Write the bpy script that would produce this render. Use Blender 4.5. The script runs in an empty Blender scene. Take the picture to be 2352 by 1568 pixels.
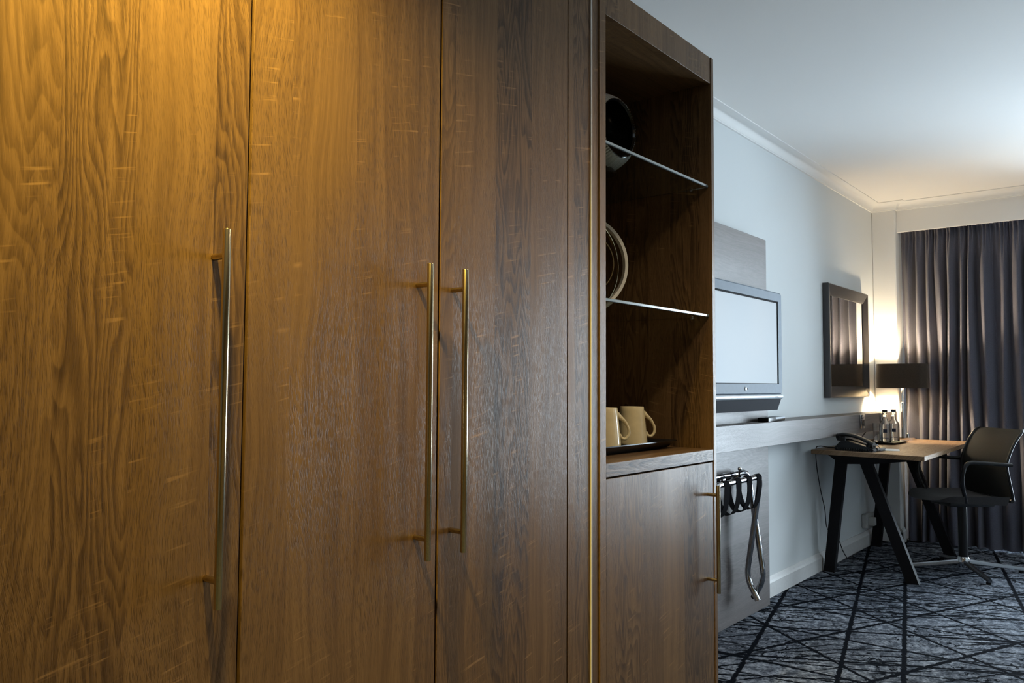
import bpy, bmesh, math, random
from mathutils import Vector, Matrix
random.seed(7)
S = bpy.context.scene
COL = S.collection
PI = math.pi

# ------------------------------------------------------------------ camera
# world: X runs along the television wall into the room, Y points at that wall, Z up
F_PX, YAW, PITCH, ROLL = 1832.7, math.radians(39.372), math.radians(3.116), math.radians(0.305)
CAM_H = 1.10
fw = Vector((math.cos(YAW)*math.cos(PITCH), math.sin(YAW)*math.cos(PITCH), math.sin(PITCH)))
rt0 = Vector((math.sin(YAW), -math.cos(YAW), 0)); up0 = rt0.cross(fw)
rt = rt0*math.cos(ROLL) + up0*math.sin(ROLL)
up = -rt0*math.sin(ROLL) + up0*math.cos(ROLL)
cd = bpy.data.cameras.new('camera'); cam = bpy.data.objects.new('camera', cd); COL.objects.link(cam)
cam.matrix_world = Matrix(((rt.x, up.x, -fw.x, 0), (rt.y, up.y, -fw.y, 0), (rt.z, up.z, -fw.z, CAM_H), (0, 0, 0, 1)))
cd.sensor_fit = 'HORIZONTAL'; cd.sensor_width = 36.0; cd.lens = F_PX*36.0/2352.0
cd.clip_start = 0.02; cd.clip_end = 100
S.camera = cam

# ------------------------------------------------------------------ world, daylight, exposure
SKY_STRENGTH = 24.0
w = bpy.data.worlds.new('sky'); S.world = w; w.use_nodes = True
bg = w.node_tree.nodes['Background']
bg.inputs['Color'].default_value = (0.76, 0.88, 1.0, 1); bg.inputs['Strength'].default_value = SKY_STRENGTH
S.view_settings.view_transform = 'Standard'; S.view_settings.look = 'None'
S.view_settings.gamma = 1.0; S.view_settings.use_curve_mapping = False
S.view_settings.exposure = 0.0

# key dimensions
D = 1.65          # television wall
CEIL = 2.435
PIER_X = 6.18; PELMET_X = 6.225; CURT_X = 6.285; WIN_X = 6.46
YR = -2.7; XN = -1.4
FRONT = 1.10      # wardrobe front plane

# portal in the window opening (guides daylight sampling only)
pl = bpy.data.lights.new('window_daylight', 'AREA'); pl.shape = 'RECTANGLE'; pl.size = 2.5; pl.size_y = 2.08
pl.cycles.is_portal = True
po = bpy.data.objects.new('window_daylight', pl); COL.objects.link(po)
po.location = (WIN_X+0.1, -0.225, 1.14); po.rotation_euler = Vector((-1, 0, 0)).to_track_quat('-Z', 'Z').to_euler()

# ------------------------------------------------------------------ node helpers
def mat(name):
    m = bpy.data.materials.new(name); m.use_nodes = True
    return m, m.node_tree.nodes, m.node_tree.links, m.node_tree.nodes['Principled BSDF']
def setp(b, col=None, rough=None, metal=None, spec=None, **k):
    if col is not None: b.inputs['Base Color'].default_value = (*col, 1)
    if rough is not None: b.inputs['Roughness'].default_value = rough
    if metal is not None: b.inputs['Metallic'].default_value = metal
    if spec is not None: b.inputs['Specular IOR Level'].default_value = spec
    for a, v in k.items(): b.inputs[a.replace('_', ' ')].default_value = v
def M(n, op, a, b=None, c=None, clamp=False):
    """math node; a,b,c sockets or numbers"""
    tree = n
    nd = tree.nodes.new('ShaderNodeMath'); nd.operation = op; nd.use_clamp = clamp
    for i, v in enumerate((a, b, c)):
        if v is None: continue
        if isinstance(v, (int, float)): nd.inputs[i].default_value = v
        else: tree.links.new(v, nd.inputs[i])
    return nd.outputs[0]
def ramp(t, fac, stops):
    r = t.nodes.new('ShaderNodeValToRGB'); t.links.new(fac, r.inputs[0])
    e = r.color_ramp.elements
    while len(e) < len(stops): e.new(0.5)
    for i, (p, c) in enumerate(stops):
        e[i].position = p; e[i].color = (*c, 1) if len(c) == 3 else c
    return r.outputs[0]
def mixc(t, fac, a, b, mode='MIX'):
    m = t.nodes.new('ShaderNodeMix'); m.data_type = 'RGBA'; m.blend_type = mode
    for s, v in ((m.inputs['Factor'], fac), (m.inputs['A'], a), (m.inputs['B'], b)):
        if isinstance(v, (int, float)): s.default_value = v
        elif isinstance(v, tuple): s.default_value = (*v, 1)
        else: t.links.new(v, s)
    return m.outputs['Result']
def vec(t, x, y, z):
    c = t.nodes.new('ShaderNodeCombineXYZ')
    for i, v in enumerate((x, y, z)):
        if isinstance(v, (int, float)): c.inputs[i].default_value = v
        else: t.links.new(v, c.inputs[i])
    return c.outputs[0]
def noise(t, v, scale, detail=2, rough=0.5, dist=0.0):
    n = t.nodes.new('ShaderNodeTexNoise'); n.inputs['Scale'].default_value = scale
    n.inputs['Detail'].default_value = detail; n.inputs['Roughness'].default_value = rough
    n.inputs['Distortion'].default_value = dist
    t.links.new(v, n.inputs['Vector']); return n.outputs['Fac']
def objxyz(t):
    tc = t.nodes.new('ShaderNodeTexCoord'); s = t.nodes.new('ShaderNodeSeparateXYZ')
    t.links.new(tc.outputs['Object'], s.inputs[0]); return s.outputs[0], s.outputs[1], s.outputs[2]
def smooth(t, v, a, b):
    m = t.nodes.new('ShaderNodeMapRange'); m.interpolation_type = 'SMOOTHSTEP'
    t.links.new(v, m.inputs[0]); m.inputs[1].default_value = a; m.inputs[2].default_value = b
    return m.outputs[0]
def bump(t, b, h, strength, dist=0.002):
    n = t.nodes.new('ShaderNodeBump'); n.inputs['Strength'].default_value = strength
    n.inputs['Distance'].default_value = dist
    t.links.new(h, n.inputs['Height']); t.links.new(n.outputs[0], b.inputs['Normal'])

def plain(name, col, rough=0.5, metal=0.0, spec=0.5, speck=0.0, scale=60, **k):
    """procedural finish: slight tone variation by noise"""
    m, n, l, b = mat(name); t = m.node_tree
    setp(b, col, rough, metal, spec, **k)
    x, y, z = objxyz(t)
    f = noise(t, vec(t, x, y, z), scale, 3)
    s = max(speck, 0.04)
    c0 = tuple(max(0, c*(1-s)) for c in col); c1 = tuple(min(1, c*(1+s)) for c in col)
    l.new(ramp(t, f, [(0.3, c0), (0.7, c1)]), b.inputs['Base Color'])
    return m

def wood(name, grain='Z', light=(0.196, 0.115, 0.053), mid=(0.124, 0.070, 0.031), dark=(0.042, 0.022, 0.0095),
         seed=0.0, lam=9.0, rough=0.36, flecks=1.0, spec=0.24):
    m, n, l, b = mat(name); t = m.node_tree
    setp(b, mid, rough, 0, spec)
    x, y, z = objxyz(t)
    if grain == 'Z': u, v = M(t, 'ADD', x, y), z
    elif grain == 'X': u, v = M(t, 'ADD', y, z), x
    else: u, v = M(t, 'ADD', x, z), y
    u = M(t, 'ADD', u, seed)
    # lamella boards glued side by side, each with its own piece of grain
    vo = t.nodes.new('ShaderNodeTexVoronoi'); vo.voronoi_dimensions = '1D'; vo.inputs['Scale'].default_value = lam
    wob = noise(t, vec(t, 0.0, M(t, 'MULTIPLY', v, 0.7), seed), 1.0, 0)
    l.new(M(t, 'ADD', u, M(t, 'MULTIPLY', wob, 0.02)), vo.inputs['W'])
    sp = t.nodes.new('ShaderNodeSeparateColor'); l.new(vo.outputs['Color'], sp.inputs[0])
    r1, r2, r3 = sp.outputs[0], sp.outputs[1], sp.outputs[2]
    vv = M(t, 'ADD', v, M(t, 'MULTIPLY', r1, 9.0)); uu = M(t, 'ADD', u, M(t, 'MULTIPLY', r2, 5.0))
    # slow bending of the grain
    bend = noise(t, vec(t, M(t, 'MULTIPLY', uu, 3.0), M(t, 'MULTIPLY', vv, 1.6), 3.0), 1.0, 2, 0.5)
    ub = M(t, 'ADD', uu, M(t, 'MULTIPLY', bend, 0.10))
    # flame figure: thin contour lines of a stretched field
    f0 = noise(t, vec(t, M(t, 'MULTIPLY', uu, 8.0), M(t, 'MULTIPLY', vv, 1.1), 1.7), 1.0, 3, 0.42)
    ring = M(t, 'FRACT', M(t, 'MULTIPLY', f0, 34.0))
    ring = M(t, 'MULTIPLY', smooth(t, ring, 0.15, 0.85), M(t, 'SUBTRACT', 1.0, smooth(t, ring, 0.88, 1.0)))
    # straight streaks
    st = noise(t, vec(t, M(t, 'MULTIPLY', ub, 48.0), M(t, 'MULTIPLY', vv, 0.9), 5.0), 1.0, 3, 0.6)
    st2 = noise(t, vec(t, M(t, 'MULTIPLY', ub, 150.0), M(t, 'MULTIPLY', vv, 2.5), 9.0), 1.0, 3, 0.6)
    flame = smooth(t, r3, 0.45, 0.8)
    tone = M(t, 'ADD', M(t, 'MULTIPLY', M(t, 'MULTIPLY', ring, flame), 0.30),
             M(t, 'ADD', M(t, 'MULTIPLY', st, 0.60), M(t, 'MULTIPLY', st2, 0.50)))
    big = noise(t, vec(t, M(t, 'MULTIPLY', uu, 2.5), M(t, 'MULTIPLY', vv, 0.8), 11.0), 1.0, 1)
    tone = M(t, 'ADD', tone, M(t, 'MULTIPLY', M(t, 'SUBTRACT', big, 0.5), 0.30))
    tone = M(t, 'ADD', tone, M(t, 'MULTIPLY', M(t, 'SUBTRACT', r1, 0.5), 0.16))
    col = ramp(t, tone, [(0.34, light), (0.62, mid), (1.0, dark)])
    # short dark pores, slightly leaning
    lean = M(t, 'ADD', ub, M(t, 'MULTIPLY', vv, 0.06))
    po = noise(t, vec(t, M(t, 'MULTIPLY', lean, 760.0), M(t, 'MULTIPLY', vv, 46.0), 2.0), 1.0, 2, 0.6)
    pm = smooth(t, po, 0.47, 0.68)
    pmask = smooth(t, noise(t, vec(t, M(t, 'MULTIPLY', uu, 6.0), M(t, 'MULTIPLY', vv, 2.0), 7.0), 1.0, 1), 0.20, 0.62)
    pm = M(t, 'MULTIPLY', pm, pmask)
    col = mixc(t, M(t, 'MULTIPLY', pm, 0.62), col, tuple(c*0.8 for c in dark))
    # pale cross saw flecks in patches
    fl = noise(t, vec(t, M(t, 'MULTIPLY', u, 7.0), M(t, 'MULTIPLY', M(t, 'ADD', v, M(t, 'MULTIPLY', u, -0.22)), 105.0), 4.0), 1.0, 2, 0.7)
    fm = smooth(t, noise(t, vec(t, M(t, 'MULTIPLY', uu, 17.0), M(t, 'MULTIPLY', vv, 3.2), 13.0), 1.0, 1), 0.52, 0.64)
    fl = M(t, 'MULTIPLY', smooth(t, fl, 0.57, 0.72), fm)
    col = mixc(t, M(t, 'MULTIPLY', fl, 0.75*flecks), col, tuple(min(1, c*1.5) for c in light))
    # fine pale streaks between the pores
    ls = noise(t, vec(t, M(t, 'MULTIPLY', lean, 330.0), M(t, 'MULTIPLY', vv, 13.0), 15.0), 1.0, 3, 0.65)
    col = mixc(t, M(t, 'MULTIPLY', smooth(t, ls, 0.52, 0.72), 0.40), col, tuple(min(1, c*1.25) for c in light))
    l.new(col, b.inputs['Base Color'])
    l.new(M(t, 'ADD', M(t, 'MULTIPLY', tone, 0.16), rough-0.10), b.inputs['Roughness'])
    bump(t, b, M(t, 'SUBTRACT', M(t, 'MULTIPLY', st2, 0.35), pm), 0.30, 0.0006)
    return m

def carpet_mat():
    m, n, l, b = mat('carpet_pattern'); t = m.node_tree
    setp(b, (0.1, 0.1, 0.12), 0.95, 0, 0.02)
    x, y, z = objxyz(t)
    p = vec(t, x, y, 0.0)
    a = noise(t, p, 2.2, 2); c = noise(t, p, 75.0, 2, 0.6); d_ = noise(t, p, 24.0, 3, 0.65)
    base = M(t, 'ADD', M(t, 'MULTIPLY', d_, 0.7), M(t, 'ADD', M(t, 'MULTIPLY', c, 0.40), M(t, 'MULTIPLY', a, 0.25)))
    col = ramp(t, base, [(0.49, (0.020, 0.024, 0.032)), (0.65, (0.090, 0.103, 0.128)), (0.85, (0.32, 0.35, 0.40))])
    # dark ragged flecks
    sp = noise(t, vec(t, M(t, 'MULTIPLY', x, 26.0), M(t, 'MULTIPLY', y, 42.0), 2.0), 1.0, 3, 0.65)
    flm = smooth(t, noise(t, p, 5.0, 1), 0.42, 0.62)
    mask = M(t, 'MULTIPLY', smooth(t, sp, 0.545, 0.60), flm)
    wig = noise(t, p, 45.0, 2, 0.6)
    wig = M(t, 'MULTIPLY', M(t, 'SUBTRACT', wig, 0.5), 0.022)
    def lines(deg, scale, width, seed, soft=0.004, rnd=1.0):
        th = math.radians(deg)
        uu = M(t, 'ADD', M(t, 'ADD', M(t, 'MULTIPLY', x, math.cos(th)), M(t, 'MULTIPLY', y, math.sin(th))), M(t, 'ADD', wig, seed))
        vo = t.nodes.new('ShaderNodeTexVoronoi'); vo.voronoi_dimensions = '1D'; vo.feature = 'DISTANCE_TO_EDGE'
        vo.inputs['Scale'].default_value = scale; vo.inputs['Randomness'].default_value = rnd
        l.new(uu, vo.inputs['W'])
        dist = M(t, 'DIVIDE', vo.outputs['Distance'], scale)
        return M(t, 'SUBTRACT', 1.0, smooth(t, dist, width, width+soft))
    def mx(a_, b_): return M(t, 'MAXIMUM', a_, b_)
    # broad straight lines in several directions
    for dg, sc, wd, sd in ((103, 2.5, 0.0075, 1.3), (68, 2.2, 0.008, 2.1), (2, 2.4, 0.0075, 5.4), (143, 2.1, 0.007, 8.2), (28, 2.2, 0.008, 3.9)):
        mask = mx(mask, lines(dg, sc, wd, sd))
    # thin hatched lines, denser, mostly running across the room
    for dg, sc, wd, sd in ((8, 6.0, 0.0036, 3.3), (22, 8.0, 0.0042, 9.7), (33, 8.0, 0.0042, 4.4), (46, 7.5, 0.0042, 6.1), (57, 6.0, 0.0036, 7.7)):
        mm = smooth(t, noise(t, vec(t, M(t, 'MULTIPLY', x, 1.9), M(t, 'MULTIPLY', y, 1.9), sd), 1.0, 1), 0.44, 0.54)
        mask = mx(mask, M(t, 'MULTIPLY', lines(dg, sc, wd, sd), mm))
    col = mixc(t, mask, col, (0.003, 0.004, 0.007))
    l.new(col, b.inputs['Base Color'])
    bump(t, b, M(t, 'SUBTRACT', c, mask), 0.5, 0.004)
    return m

def paint(name, col, rough=0.75):
    m, n, l, b = mat(name); t = m.node_tree; setp(b, col, rough, 0, 0.25)
    x, y, z = objxyz(t)
    f = noise(t, vec(t, x, y, z), 260, 3, 0.6); g = noise(t, vec(t, x, y, z), 1.1, 1)
    l.new(ramp(t, g, [(0.3, tuple(c*0.985 for c in col)), (0.7, tuple(min(1, c*1.01) for c in col))]), b.inputs['Base Color'])
    bump(t, b, f, 0.12, 0.001)
    return m

def fabric(name, col, scale=900, rough=0.9, sheen=0.3, trans=0.0):
    m, n, l, b = mat(name); t = m.node_tree; setp(b, col, rough, 0, 0.2)
    b.inputs['Sheen Weight'].default_value = sheen
    x, y, z = objxyz(t)
    f = noise(t, vec(t, M(t, 'MULTIPLY', M(t, 'ADD', x, y), 1.0), M(t, 'MULTIPLY', z, 0.35), x), scale, 2)
    l.new(ramp(t, f, [(0.3, tuple(c*0.82 for c in col)), (0.7, tuple(min(1, c*1.15) for c in col))]), b.inputs['Base Color'])
    bump(t, b, f, 0.2, 0.0006)
    return m

def brushed(name, col, rough=0.3, axis='Z'):
    m, n, l, b = mat(name); t = m.node_tree; setp(b, col, rough, 1.0)
    x, y, z = objxyz(t)
    f = noise(t, vec(t, M(t, 'MULTIPLY', x, 40.0), M(t, 'MULTIPLY', y, 40.0), M(t, 'MULTIPLY', z, 1500.0)), 1.0, 2)
    l.new(M(t, 'ADD', M(t, 'MULTIPLY', f, 0.14), rough-0.07), b.inputs['Roughness'])
    l.new(ramp(t, f, [(0.3, tuple(c*0.93 for c in col)), (0.7, col)]), b.inputs['Base Color'])
    return m

def glass(name, col=(1, 1, 1), rough=0.0, ior=1.5, thin=None):
    m, n, l, b = mat(name); t = m.node_tree
    setp(b, col, rough, 0, 0.5); b.inputs['Transmission Weight'].default_value = 1.0; b.inputs['IOR'].default_value = ior
    x, y, z = objxyz(t)
    f = noise(t, vec(t, x, y, z), 30, 2)
    l.new(ramp(t, f, [(0.3, tuple(c*0.98 for c in col)), (0.7, col)]), b.inputs['Base Color'])
    return m

def pane_mat(name, tint=(0.95, 0.97, 0.97)):
    m, n, l, b = mat(name); t = m.node_tree
    tr = n.new('ShaderNodeBsdfTransparent'); tr.inputs[0].default_value = (*tint, 1)
    gl = n.new('ShaderNodeBsdfGlossy'); gl.inputs['Roughness'].default_value = 0.02
    fr = n.new('ShaderNodeFresnel'); fr.inputs[0].default_value = 1.3
    mx = n.new('ShaderNodeMixShader'); l.new(fr.outputs[0], mx.inputs[0]); l.new(tr.outputs[0], mx.inputs[1]); l.new(gl.outputs[0], mx.inputs[2])
    l.new(mx.outputs[0], n['Material Output'].inputs[0]); n.remove(b)
    return m

# ------------------------------------------------------------------ materials
W_DOOR = wood('oak_door', 'Z', seed=0.37)
W_DOOR2 = wood('oak_door_b', 'Z', seed=4.91)
W_DOOR3 = wood('oak_door_c', 'Z', seed=8.13)
W_CAB = wood('oak_cabinet', 'Z', seed=2.7)
W_H = wood('oak_horizontal', 'X', seed=1.1, lam=4.0, flecks=0.3)
W_PANEL = wood('oak_panel_sheen_grey', 'X', light=(0.150, 0.130, 0.123), mid=(0.102, 0.086, 0.081), dark=(0.062, 0.051, 0.047), seed=1.9, lam=4.0, flecks=0.3, spec=0.6, rough=0.42)  # same oak, greyed to put the bluish window sheen into its colour
W_EDGE = wood('oak_worktop_edge', 'X', seed=6.2, lam=30.0, flecks=0.0)
W_DESK = wood('oak_desktop', 'X', light=(0.33, 0.215, 0.125), mid=(0.25, 0.155, 0.085), dark=(0.14, 0.08, 0.045), seed=3.1, lam=6.0, flecks=0.2)
M_DARKIN = plain('dark_gap', (0.012, 0.009, 0.007), 0.9)
M_STRIP = plain('pale_sealant', (0.66, 0.63, 0.58), 0.5)
M_BRASS = plain('satin_brass_steel', (0.58, 0.49, 0.33), 0.18, 1.0, speck=0.03, scale=300)
M_CHROME = plain('chrome', (0.72, 0.73, 0.75), 0.08, 1.0)
M_DARKCH = plain('dark_polished_metal', (0.20, 0.21, 0.23), 0.2, 1.0)
M_RACK = plain('rack_chrome', (0.42, 0.43, 0.45), 0.10, 1.0)
M_STEEL = plain('satin_steel', (0.62, 0.62, 0.62), 0.25, 1.0)
M_SHELF = glass('shelf_glass', (0.82, 0.90, 0.88), 0.0, 1.5)
M_SHELFEDGE = plain('shelf_glass_edge', (0.16, 0.20, 0.22), 0.15, 0.0, 0.8)
M_WALL = paint('wall_paint', (0.68, 0.71, 0.715))
M_WHITE = paint('white_paint', (0.80, 0.80, 0.79), 0.6)
M_CEIL = paint('ceiling_paint', (0.84, 0.83, 0.81), 0.85)
M_TRIM = plain('trim_gloss', (0.74, 0.74, 0.73), 0.35, speck=0.02)
M_CARPET = carpet_mat()
M_CURT = fabric('curtain_cloth', (0.098, 0.097, 0.126), 500, 0.75, 0.15)
M_BLACK = plain('black_powder_coat', (0.006, 0.006, 0.008), 0.55, 0, 0.2)
M_BLACKP = plain('black_plastic', (0.008, 0.008, 0.009), 0.28, 0, 0.35)
M_RUBBER = plain('black_webbing', (0.003, 0.003, 0.004), 0.9, 0, 0.03)
M_TVS = plain('tv_grey', (0.185, 0.225, 0.275), 0.55, 0, 0.25)
M_TVB = plain('tv_silver_bar', (0.50, 0.55, 0.60), 0.35, 0.2)
M_TVSP = fabric('tv_speaker_cloth', (0.009, 0.011, 0.018), 1500, 0.8, 0.0)
M_CREAM = plain('cream_china', (0.74, 0.63, 0.40), 0.16, 0, 0.6, speck=0.02)
M_TRAY = plain('black_tray', (0.010, 0.010, 0.011), 0.25)
M_RING = plain('white_enamel', (0.74, 0.72, 0.66), 0.35)
M_GOLD = plain('pale_gold', (0.75, 0.62, 0.38), 0.2, 1.0)
M_RIB = plain('ribbed_silver_glaze', (0.80, 0.81, 0.79), 0.25, 0.15, speck=0.10, scale=130)
M_BLKGLZ = plain('black_glaze_and_groove_shade', (0.006, 0.006, 0.007), 0.10, 0, 0.6)
M_SHADE = fabric('lamp_shade_cloth', (0.046, 0.034, 0.025), 350, 0.9, 0.1)
M_SHADEIN = plain('lamp_shade_lining', (0.75, 0.68, 0.55), 0.7)
M_CHAIR = fabric('chair_mesh', (0.014, 0.014, 0.012), 700, 0.75, 0.05)
M_SEAT = fabric('chair_seat_cloth', (0.042, 0.039, 0.040), 500, 0.85, 0.1)
M_FRAMEB = plain('mirror_frame_bronze', (0.060, 0.055, 0.055), 0.32, 0.35)
M_MIRROR = plain('mirror_silver', (0.90, 0.90, 0.89), 0.01, 1.0)
M_BOTTLE = glass('bottle_glass', (0.97, 0.99, 0.99))
M_WATER = glass('water', (0.97, 0.99, 1.0), 0, 1.33)
M_CAPK = plain('bottle_cap', (0.012, 0.018, 0.045), 0.35)
M_LABEL = plain('bottle_label', (0.02, 0.03, 0.07), 0.5)
M_PAPER = plain('paper', (0.80, 0.80, 0.78), 0.7)
M_PALEY = plain('coaster_card', (0.74, 0.68, 0.45), 0.6)
M_SOCKETW = plain('socket_white', (0.62, 0.62, 0.60), 0.4)
M_SOCK = plain('socket_chrome', (0.60, 0.62, 0.64), 0.18, 1.0)
M_LCD = None
def lcd():
    m, n, l, b = mat('tv_screen_light'); t = m.node_tree
    setp(b, (0.02, 0.02, 0.025), 0.45, 0, 0.2)
    x, y, z = objxyz(t)
    g = noise(t, vec(t, x, y, z), 1.6, 1)
    c = ramp(t, g, [(0.25, (0.56, 0.74, 0.90)), (0.75, (0.72, 0.83, 0.90))])
    l.new(c, b.inputs['Emission Color']); b.inputs['Emission Strength'].default_value = 0.48
    return m
M_LCD = lcd()

# ------------------------------------------------------------------ mesh helpers
def box(bm, x0, x1, y0, y1, z0, z1, bev=0.0, seg=1):
    ret = bmesh.ops.create_cube(bm, size=1)
    vs = ret['verts']
    for v in vs:
        v.co = Vector(((x0+x1)/2 + v.co.x*(x1-x0), (y0+y1)/2 + v.co.y*(y1-y0), (z0+z1)/2 + v.co.z*(z1-z0)))
    if bev > 0:
        es = list({e for v in vs for e in v.link_edges})
        bmesh.ops.bevel(bm, geom=es, offset=bev, segments=seg, affect='EDGES', profile=0.5)
def tube(bm, pts, r, seg=12, caps=True, up_hint=None):
    """sweep a circle (radius r or list) along points"""
    pts = [Vector(p) for p in pts]; n = len(pts)
    rs = r if isinstance(r, (list, tuple)) else [r]*n
    rings = []; prev = None
    for i, p in enumerate(pts):
        if i == 0: tg = pts[1]-pts[0]
        elif i == n-1: tg = pts[-1]-pts[-2]
        else: tg = (pts[i+1]-p).normalized() + (p-pts[i-1]).normalized()
        tg.normalize()
        if prev is None:
            a = Vector((0, 0, 1)) if abs(tg.z) < 0.9 else Vector((1, 0, 0))
            u = tg.cross(a).normalized()
        else:
            u = (prev - tg*prev.dot(tg)).normalized()
        prev = u; v = tg.cross(u)
        rings.append([bm.verts.new(p + (u*math.cos(2*PI*k/seg) + v*math.sin(2*PI*k/seg))*rs[i]) for k in range(seg)])
    for a, b in zip(rings, rings[1:]):
        for k in range(seg):
            bm.faces.new((a[k], a[(k+1) % seg], b[(k+1) % seg], b[k]))
    if caps:
        bm.faces.new(rings[0][::-1]); bm.faces.new(rings[-1])
def lathe(bm, prof, c=(0, 0, 0), seg=32, axis=None, closed=False):
    """prof list of (r,z); axis optional rotation matrix"""
    c = Vector(c); R = axis or Matrix.Identity(3)
    rings = []
    for r, z in prof:
        if r < 1e-6: rings.append([bm.verts.new(c + R @ Vector((0, 0, z)))])
        else: rings.append([bm.verts.new(c + R @ Vector((r*math.cos(2*PI*k/seg), r*math.sin(2*PI*k/seg), z))) for k in range(seg)])
    prs = list(zip(rings, rings[1:]))
    if closed: prs.append((rings[-1], rings[0]))
    for a, b in prs:
        for k in range(seg):
            k2 = (k+1) % seg
            if len(a) == 1 and len(b) == 1: continue
            if len(a) == 1: bm.faces.new((a[0], b[k2], b[k]))
            elif len(b) == 1: bm.faces.new((a[k], a[k2], b[0]))
            else: bm.faces.new((a[k], a[k2], b[k2], b[k]))
def prism(bm, poly, axis, a, b):
    """extrude a 2D polygon along 'X','Y' or 'Z' from a to b; poly in the two remaining axes in order"""
    def mk(p, q):
        if axis == 'X': return (q, p[0], p[1])
        if axis == 'Y': return (p[0], q, p[1])
        return (p[0], p[1], q)
    A = [bm.verts.new(mk(p, a)) for p in poly]; B = [bm.verts.new(mk(p, b)) for p in poly]
    n = len(poly)
    for i in range(n): bm.faces.new((A[i], A[(i+1) % n], B[(i+1) % n], B[i]))
    bm.faces.new(A[::-1]); bm.faces.new(B)
def arc(cx, cy, r, a0, a1, n=6):
    return [(cx+r*math.cos(math.radians(a0+(a1-a0)*i/n)), cy+r*math.sin(math.radians(a0+(a1-a0)*i/n))) for i in range(n+1)]
def round_path(pts, r, n=6):
    """fillet a polyline of 3D points"""
    pts = [Vector(p) for p in pts]; out = [pts[0]]
    for i in range(1, len(pts)-1):
        a, p, b = pts[i-1], pts[i], pts[i+1]
        d1 = (a-p).normalized(); d2 = (b-p).normalized()
        k = min(r, (a-p).length*0.49, (b-p).length*0.49)
        s, e = p+d1*k, p+d2*k
        for j in range(n+1):
            tt = j/n
            out.append(s*(1-tt)**2 + p*2*tt*(1-tt) + e*tt*tt)
    out.append(pts[-1]); return out
def catmull(pts, n=8):
    pts = [Vector(p) for p in pts]; P = [pts[0]*2-pts[1]] + pts + [pts[-1]*2-pts[-2]]; out = []
    for i in range(1, len(P)-2):
        for j in range(n):
            t_ = j/n; a, b, c, d_ = P[i-1], P[i], P[i+1], P[i+2]
            out.append(0.5*((2*b)+(c-a)*t_+(2*a-5*b+4*c-d_)*t_*t_+(3*b-a-3*c+d_)*t_**3))
    out.append(pts[-1]); return out

def finish(o, m, smooth_=False, ang=35):
    o.data.materials.append(m)
    if smooth_:
        for p in o.data.polygons: p.use_smooth = True
        try:
            o.data.set_sharp_from_angle(angle=math.radians(ang))
        except Exception: pass
def obj(name, bm, m, parent=None, smooth_=False, ang=35, loc=None):
    """one mesh object; when it has a parent its vertices are given in world axes relative to nothing and shifted to the parent"""
    bmesh.ops.recalc_face_normals(bm, faces=bm.faces)
    me = bpy.data.meshes.new(name)
    if parent is not None and parent.get('_world'):
        off = Vector(parent['_off']); bmesh.ops.translate(bm, verts=bm.verts, vec=-off)
    elif loc is not None:
        bmesh.ops.translate(bm, verts=bm.verts, vec=-Vector(loc))
    bm.to_mesh(me); bm.free()
    o = bpy.data.objects.new(name, me); COL.objects.link(o)
    if parent is not None: o.parent = parent
    elif loc is not None: o.location = loc
    finish(o, m, smooth_, ang); return o
OFFS = {}
def tag(o, label, cat, group=None):
    o['label'] = label; o['category'] = cat
    if group: o['group'] = group
    return o
def thing(name, label, cat, loc, rotz=0.0, group=None, world=True):
    """Empty at the thing's base; world=True: parts are modelled in room coordinates"""
    o = bpy.data.objects.new(name, None); COL.objects.link(o)
    o.location = loc; o.rotation_euler = (0, 0, rotz); o.empty_display_size = 0.1
    tag(o, label, cat, group)
    if world: WORLD[o.name] = Vector(loc)
    return o
WORLD = {}
def part(name, bm, m, parent, smooth_=False, ang=35):
    root = parent; 
    off = None
    p = parent
    while p is not None:
        if p.name in WORLD: off = WORLD[p.name]
        p = p.parent
    bmesh.ops.recalc_face_normals(bm, faces=bm.faces)
    if off is not None: bmesh.ops.translate(bm, verts=bm.verts, vec=-off)
    me = bpy.data.meshes.new(name); bm.to_mesh(me); bm.free()
    o = bpy.data.objects.new(name, me); COL.objects.link(o); o.parent = parent
    finish(o, m, smooth_, ang); return o
def struct(name, bm, m, parent=None, smooth_=False):
    bmesh.ops.recalc_face_normals(bm, faces=bm.faces)
    me = bpy.data.meshes.new(name); bm.to_mesh(me); bm.free()
    o = bpy.data.objects.new(name, me); COL.objects.link(o); finish(o, m, smooth_)
    if parent: o.parent = parent
    else: o['kind'] = 'structure'
    return o
NB = bmesh.new

# ------------------------------------------------------------------ room shell
bm = NB(); box(bm, XN-0.1, WIN_X+0.2, YR-0.1, D+0.1, -0.06, 0.0); struct('floor', bm, M_CARPET)
bm = NB(); box(bm, XN-0.1, WIN_X+0.2, YR-0.1, D+0.1, CEIL, CEIL+0.1); struct('ceiling', bm, M_CEIL)
bm = NB(); box(bm, XN-0.1, WIN_X+0.2, D, D+0.1, 0, CEIL); struct('wall_left', bm, M_WALL)
bm = NB(); box(bm, XN-0.1, WIN_X+0.2, YR-0.1, YR, 0, CEIL); struct('wall_right', bm, M_WALL)
bm = NB(); box(bm, XN-0.1, XN, YR, D, 0, CEIL); struct('wall_near', bm, paint('entry_wallcovering', (0.20, 0.18, 0.16)))
# unseen bathroom block, added dark to keep daylight and bounce off the wardrobe
bm = NB(); box(bm, XN, 3.0, YR, -0.45, 0, CEIL); struct('wall_added_block', bm, paint('corridor_wallcovering', (0.15, 0.13, 0.11)))
# lowered ceiling over the entry corridor
BULK = 2.20
bm = NB(); box(bm, XN, 1.20, -0.45, FRONT+0.02, BULK, CEIL); struct('ceiling_bulkhead', bm, M_CEIL)
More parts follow.
